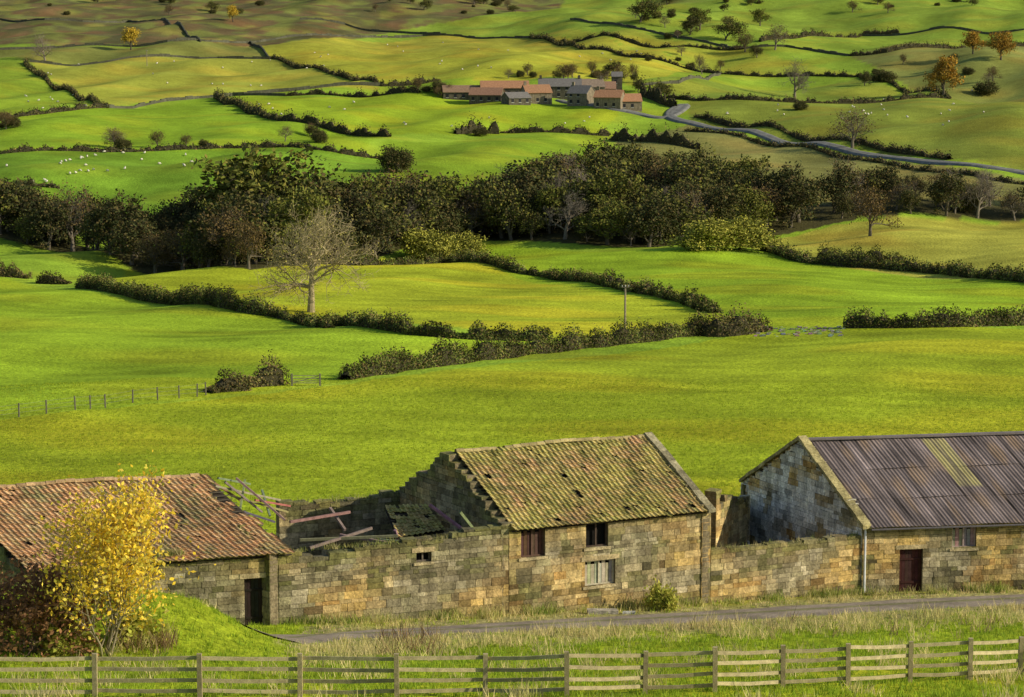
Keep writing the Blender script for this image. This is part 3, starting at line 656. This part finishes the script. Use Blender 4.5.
stone_wall(None,'ruined_stone_wall',b5+Vector((.1,0)),FL3+2*w3-u3*.1,lambda s:-24.9-.35*s+.5*noise.noise(Vector((s*2,4,0))),.5,(),3)
stone_wall(None,'stone_wall',PL(-60,520,-22.9),PL(48,572,-23.8),lambda s:-22.6-.2*s+.1*noise.noise(Vector((s*2,14,0))),.5,(),2)
mb=MB()
def yp(px,py,z): q=PL(px,py,z); return v3(q,z)
for (a,c) in [((225,482,-21.3),(262,512,-23.0)),((236,478,-21.3),(285,520,-23.3)),((215,486,-21.4),(280,500,-22.8)),((228,495,-22.0),(288,512,-23.2)),((245,480,-21.6),(240,510,-22.6)),((262,490,-22.2),(270,516,-23.2)),((255,500,-22.3),(290,506,-23.0)),((210,480,-21.2),(240,500,-22.4)),((232,508,-22.6),(275,522,-23.4)),((218,478,-21.2),(250,484,-21.8))]:
    mb.beam(yp(*a),yp(*c),.09,tuple(x*U(.5,1.2) for x in (.30,.25,.17)))
mb.obj('broken_rafters',[M_wood])
mb=MB()
for (a,c) in [((300,540,-24.2),(398,536,-24.0)),((310,548,-24.4),(372,528,-23.8)),((395,530,-24.0),(400,548,-25.)),((340,535,-24.2),(420,548,-24.6)),((380,540,-24.4),(440,545,-24.4)),((460,512,-22.8),(478,535,-24)),((430,505,-23),(470,535,-24)),((290,522,-23.6),(350,512,-23.5)),((330,508,-23.4),(345,530,-24.2))]:
    mb.beam(yp(*a),yp(*c),.12,tuple(x*U(.6,1.1) for x in (.3,.27,.20)))
mb.obj('fallen_beams',[M_wood])
mb=MB()
for i in range(1200):
    tt=U(.02,.98); vv=U(.12,.95); p=FRw.lerp(FL,tt)+wv*vv*1.5; s=U(.12,.42); pile=3.0*sm(.6,.98,tt)*(1-.4*vv)+.9*abs(noise.noise(Vector((p.x*.6,p.y*.6,0)))); z=H(p.x,p.y)+U(0,1)**.4*float(pile)
    mb.box((p.x,p.y,z),(s,U(-.1,.1),U(-.1,.1)),(U(-.1,.1),s*.8,0),(0,U(-.05,.05),s*.5),tuple(x*U(.45,1.1) for x in (.44,.37,.22)),0,.03)
for i in range(160):
    p=FR.lerp(FL3,U(0,1))+wv*U(.2,1.6); s=U(.15,.5); mb.box((p.x,p.y,H(p.x,p.y)+U(0,1.2)),(s,U(-.1,.1),0),(0,s*.8,.05),(0,0,s*.5),tuple(x*U(.5,1.1) for x in (.42,.36,.24)),0,.03)
mb.obj('rubble',[M_stone])
pantiles(empty('collapsed_roof'),'tiles',yp(398,538,-24.4),yp(446,530,-24.2),yp(425,505,-23.3),yp(385,506,-23.4),MOS,15,.15)
p=G(603,614); mb=MB(); mb.box((p.x-.7,p.y-.2,p.z-.05),(1.4,.1,0),(-.05,.55,0),(0,0,.22),(.42,.38,.3),0,.02); mb.box((p.x+.9,p.y-.1,p.z-.05),(.6,0,0),(0,.35,0),(0,0,.15),(.5,.5,.46),0,.02); mb.obj('stone_slab',[M_stone])
# ------------------------------------------------------------------ rail fence
fp=[G(*p) for p in [(-115,699),(-10,699),(95,699),(200,699),(300,699),(397,699),(485,698),(567,697),(645,695),(715,692),(783,689),(848,686),(910,683),(970,680),(1020,677),(1066,675),(1110,673)]]
mb=MB()
for i,p in enumerate(fp):
    g=U(.8,1.15); c=(.40*g,.33*g,.19*g)
    mb.box((p.x-.07,p.y-.065,p.z-.3),(.14,0,0),(0,.13,0),(U(-.02,.02),U(-.02,.02),1.68+U(-.03,.03)),c)
    if i+1<len(fp):
        q=fp[i+1]; d=(q-p)
        for k,z in enumerate((.22,.53,.86,1.2)):
            g=U(.75,1.15); off=Vector((0,.09,0)); z0,z1=z+U(-.03,.03),z+U(-.03,.03); m_=(p+q)/2+off+Vector((0,0,(z0+z1)/2-U(0,.04)))
            mb.beam(p+off+Vector((0,0,z0))-d*.01,m_,.035,(.42*g,.36*g,.21*g),0,.11); mb.beam(m_,q+off+Vector((0,0,z1))+d*.01,.035,(.42*g,.36*g,.21*g),0,.11)
mb.obj('wooden_rail_fence',[M_wood])
mb=MB(); W=smoothline([G(*p) for p in [(-40,425),(5,419),(60,412),(120,405),(170,399),(206,395)]],1.8,1)
for i,p in enumerate(W):
    z=H(p.x,p.y); mb.box((p.x-.06,p.y-.06,z-.1),(.12,0,0),(0,.12,0),(U(-.05,.05),U(-.05,.05),1.3),(.2,.18,.13))
    if i+1<len(W):
        q=W[i+1]; zq=H(q.x,q.y)
        for k in(.4,.75,1.1): mb.beam((p.x,p.y,z+k),(q.x,q.y,zq+k),.015,(.16,.16,.14))
mb.obj('post_and_wire_fence',[M_wood])
def gate(px0,px1,py):
    a,c=G(px0,py),G(px1,py); mb=MB()
    for p in(a,c): mb.box((p.x-.08,p.y-.08,p.z-.1),(.16,0,0),(0,.16,0),(0,0,1.3),(.2,.18,.14))
    for z in(.3,.5,.75,1.0): mb.beam(a+Vector((0,0,z)),c+Vector((0,0,z)),.04,(.26,.24,.18),0,.06)
    mb.beam(a+Vector((0,.05,.3)),c+Vector((0,.05,1.0)),.04,(.26,.24,.18),0,.06); mb.obj('field_gate',[M_wood])
gate(292,320,386)
def pole(px,py,hm):
    p=G(px,py); e=MB(); e.tube([p+Vector((0,0,-.3)),p+Vector((0,0,hm*.5)),p+Vector((0,0,hm))],[.16,.13,.11],8,(.3,.25,.18))
    t3=p+Vector((0,0,hm-.3)); e.beam(t3+Vector((-.45,-.1,0)),t3+Vector((.45,-.1,0)),.1,(.2,.17,.13))
    for k in(-.4,0,.4): e.tube([t3+Vector((k,-.1,.05)),t3+Vector((k,-.1,.16)),t3+Vector((k,-.1,.27))],[.03,.07,.04],6,(.5,.5,.5))
    e.obj('utility_pole',[M_wood])
pole(625,333,6.1); pole(147,66,7)
mb=MB()
for i in range(110):
    p=G(U(745,842),U(327,337)); s=U(.15,.6); mb.box((p.x,p.y,p.z-.1),(s,0,0),(0,s,0),(0,0,s*.5),tuple(x*U(.6,1.2) for x in (.34,.32,.27)),0,.05)
mb.obj('stream_stones',[M_stone])
# ------------------------------------------------------------------ near shrubs
ysh=tree_mesh('yellow_shrub_mesh',33,6.6,ch=(9,6,4),lr=(.72,.34,.2,.11),tr=.014,leaves=3.8,lsize=.15,cols=((.90,.64,.05),(.86,.60,.06),(.95,.74,.12),(.65,.55,.08)),bark=(.26,.22,.15),stems=4,first=.05,up=.26,scat=.5,spread=.9,ang=(28,56),lm=M_leaf)
p=G(105,655); place('yellow_autumn_tree',ysh,p,1.0,.4)
rsh=tree_mesh('red_shrub_mesh',34,3.0,ch=(9,6,4),lr=(.6,.5,.3,.18),tr=.02,leaves=2.4,lsize=.13,cols=((.32,.16,.08),(.26,.14,.07),(.38,.2,.09)),bark=(.22,.15,.11),stems=5,first=.05,spread=1.3,scat=.5,lm=M_leaf)
place('red_brown_shrub',rsh,G(25,655),1.1,0,sx=1.1); place('red_brown_shrub',rsh,G(-30,650),1.1,2); 
gsh=tree_mesh('green_shrub_mesh',35,1.0,ch=(7,5),lr=(.6,.5,.3),tr=.02,leaves=3,lsize=.12,cols=((.45,.48,.08),(.5,.46,.1)),stems=4,first=.05,spread=1.1,scat=1,lm=M_leaf)
place('green_shrub',gsh,G(657,611),1.15,0,sx=.7); place('green_shrub',gsh,G(672,610),1.0,2,sx=.8); place('green_shrub',gsh,G(140,645),1.2,1); place('green_shrub',gsh,G(70,655),1.2,1)
# ------------------------------------------------------------------ grass
def blades(name,PX,PY,ht,cols,nb,wd,spread,zoff=0):
    n=len(PX); N=n*nb; x=np.repeat(PX,nb)+rng.normal(0,spread,N); y=np.repeat(PY,nb)+rng.normal(0,spread,N)
    z=(h(x,y) if np.isscalar(zoff) and zoff==0 else np.repeat(zoff,nb)); hh=np.repeat(ht,nb)*rng.uniform(.5,1.2,N); a=rng.uniform(0,6.28,N); ln=rng.normal(0,.35,(N,2))*hh[:,None]
    dx,dy=np.cos(a)*wd,np.sin(a)*wd
    B0=np.stack([x-dx,y-dy,z-.02],1);B1=np.stack([x+dx,y+dy,z-.02],1)
    T0=np.stack([x+ln[:,0]+dx*.15,y+ln[:,1]+dy*.15,z+hh],1);T1=np.stack([x+ln[:,0]-dx*.15,y+ln[:,1]-dy*.15,z+hh],1)
    V=np.stack([B0,B1,T0,T1],1).reshape(-1,3); C=np.repeat(np.repeat(cols,nb,0)*rng.uniform(.75,1.25,(N,1)),4,0)
    link(bpy.data.objects.new(name,npmesh(name,V,np.arange(N*4).reshape(-1,4),C,[M_leaf])))
def scatter(n,y0,y1,kx=.25):
    y=rng.uniform(y0,y1,n); x=rng.uniform(-kx,kx,n)*y; return x,y
x,y=scatter(30000,56,118); d=dpoly(x,y,LANE)
wallline=[FL2,FRw,FL,FR,FL3,FR3]; wx_=np.array([p.x for p in wallline]); wy_=np.array([p.y for p in wallline]); front=y<np.interp(x,wx_,wy_)-.1
k=(d>1.95)&front; x,y,d=x[k],y[k],d[k]
nz=ns(x,y,5,61); dry=np.clip((1-sm(4,11,d))*(x>-8.5)+.25*(nz>.9),0,1); dryc=pick(((.74,.62,.30),(.62,.53,.23),(.46,.46,.14)),len(x)); grc=pick(((.30,.42,.03),(.36,.45,.035),(.24,.35,.03)),len(x))
isd=(rng.random(len(x))<dry*.7*(1+.3*(nz>0)))[:,None]; cols=np.where(isd,dryc,grc); ht=np.where(isd[:,0],rng.uniform(.12,.42,len(x))*(1+.7*(nz>.5))*np.where(d<3.2,.45,1),rng.uniform(.07,.22,len(x)))
blades('verge_grass',x,y,ht,cols,7,.016,.09)
x,y=scatter(50000,112,235,.24); bk=y>np.interp(x,wx_,wy_)+9; x,y=x[bk],y[bk]
blades('field_grass',x,y,rng.uniform(.06,.15,len(x)),pick(((.30,.39,.02),(.36,.41,.03),(.24,.33,.02)),len(x)),4,.025,.12)
def walltuft(p0,p1,z,n):
    t_=rng.random(n); x=p0.x+(p1.x-p0.x)*t_; y=p0.y+(p1.y-p0.y)*t_+.2; return x,y,np.full(n,z)
a=[walltuft(FRw,FL,-23.8,80),walltuft(FR,FL3,-25.7,50),walltuft(PL(279,505,-23.5),PL(405,494,-23.5),-23.6,50),walltuft(FL2.lerp(FRw,.45),FL2.lerp(FRw,.62),-23.55,70)]
x=np.concatenate([q[0] for q in a]);y=np.concatenate([q[1] for q in a]);z=np.concatenate([q[2] for q in a])
blades('wall_top_grass',x,y,rng.uniform(.1,.35,len(x)),pick(((.5,.44,.22),(.26,.3,.08),(.36,.34,.12)),len(x)),8,.018,.1,z)
n=1400; t_=rng.random(n); v_=rng.uniform(.1,1.7,n); x=FRw.x+(FR3.x-FRw.x)*t_; y=np.interp(x,wx_,wy_)+v_*5.5
blades('yard_grass',x,y,rng.uniform(.2,.7,n),pick(((.5,.44,.22),(.26,.3,.08),(.2,.26,.05)),n),8,.022,.15)
n=1500; x=rng.uniform(FRw.x-3,FR3.x,n); y=np.interp(x,wx_,wy_)-rng.uniform(.1,1,n)**2; kk=ns(x,y,3,71)
x,y=x[kk>-.2],y[kk>-.2]
blades('wall_base_weeds',x,y,rng.uniform(.15,.55,len(x)),pick(((.5,.46,.2),(.28,.36,.06),(.36,.36,.1),(.2,.28,.05)),len(x)),7,.02,.1)
px=np.concatenate([rng.uniform(380,440,40),rng.uniform(120,180,25),rng.uniform(620,1000,25)]); P=[G(a_,b_) for a_,b_ in zip(px,np.concatenate([rng.uniform(635,658,40),rng.uniform(640,655,25),rng.uniform(622,640,25)]))]
blades('dead_stems',np.array([p.x for p in P]),np.array([p.y for p in P]),rng.uniform(.5,.95,90),pick(((.22,.14,.07),(.36,.27,.13)),90),7,.02,.12)
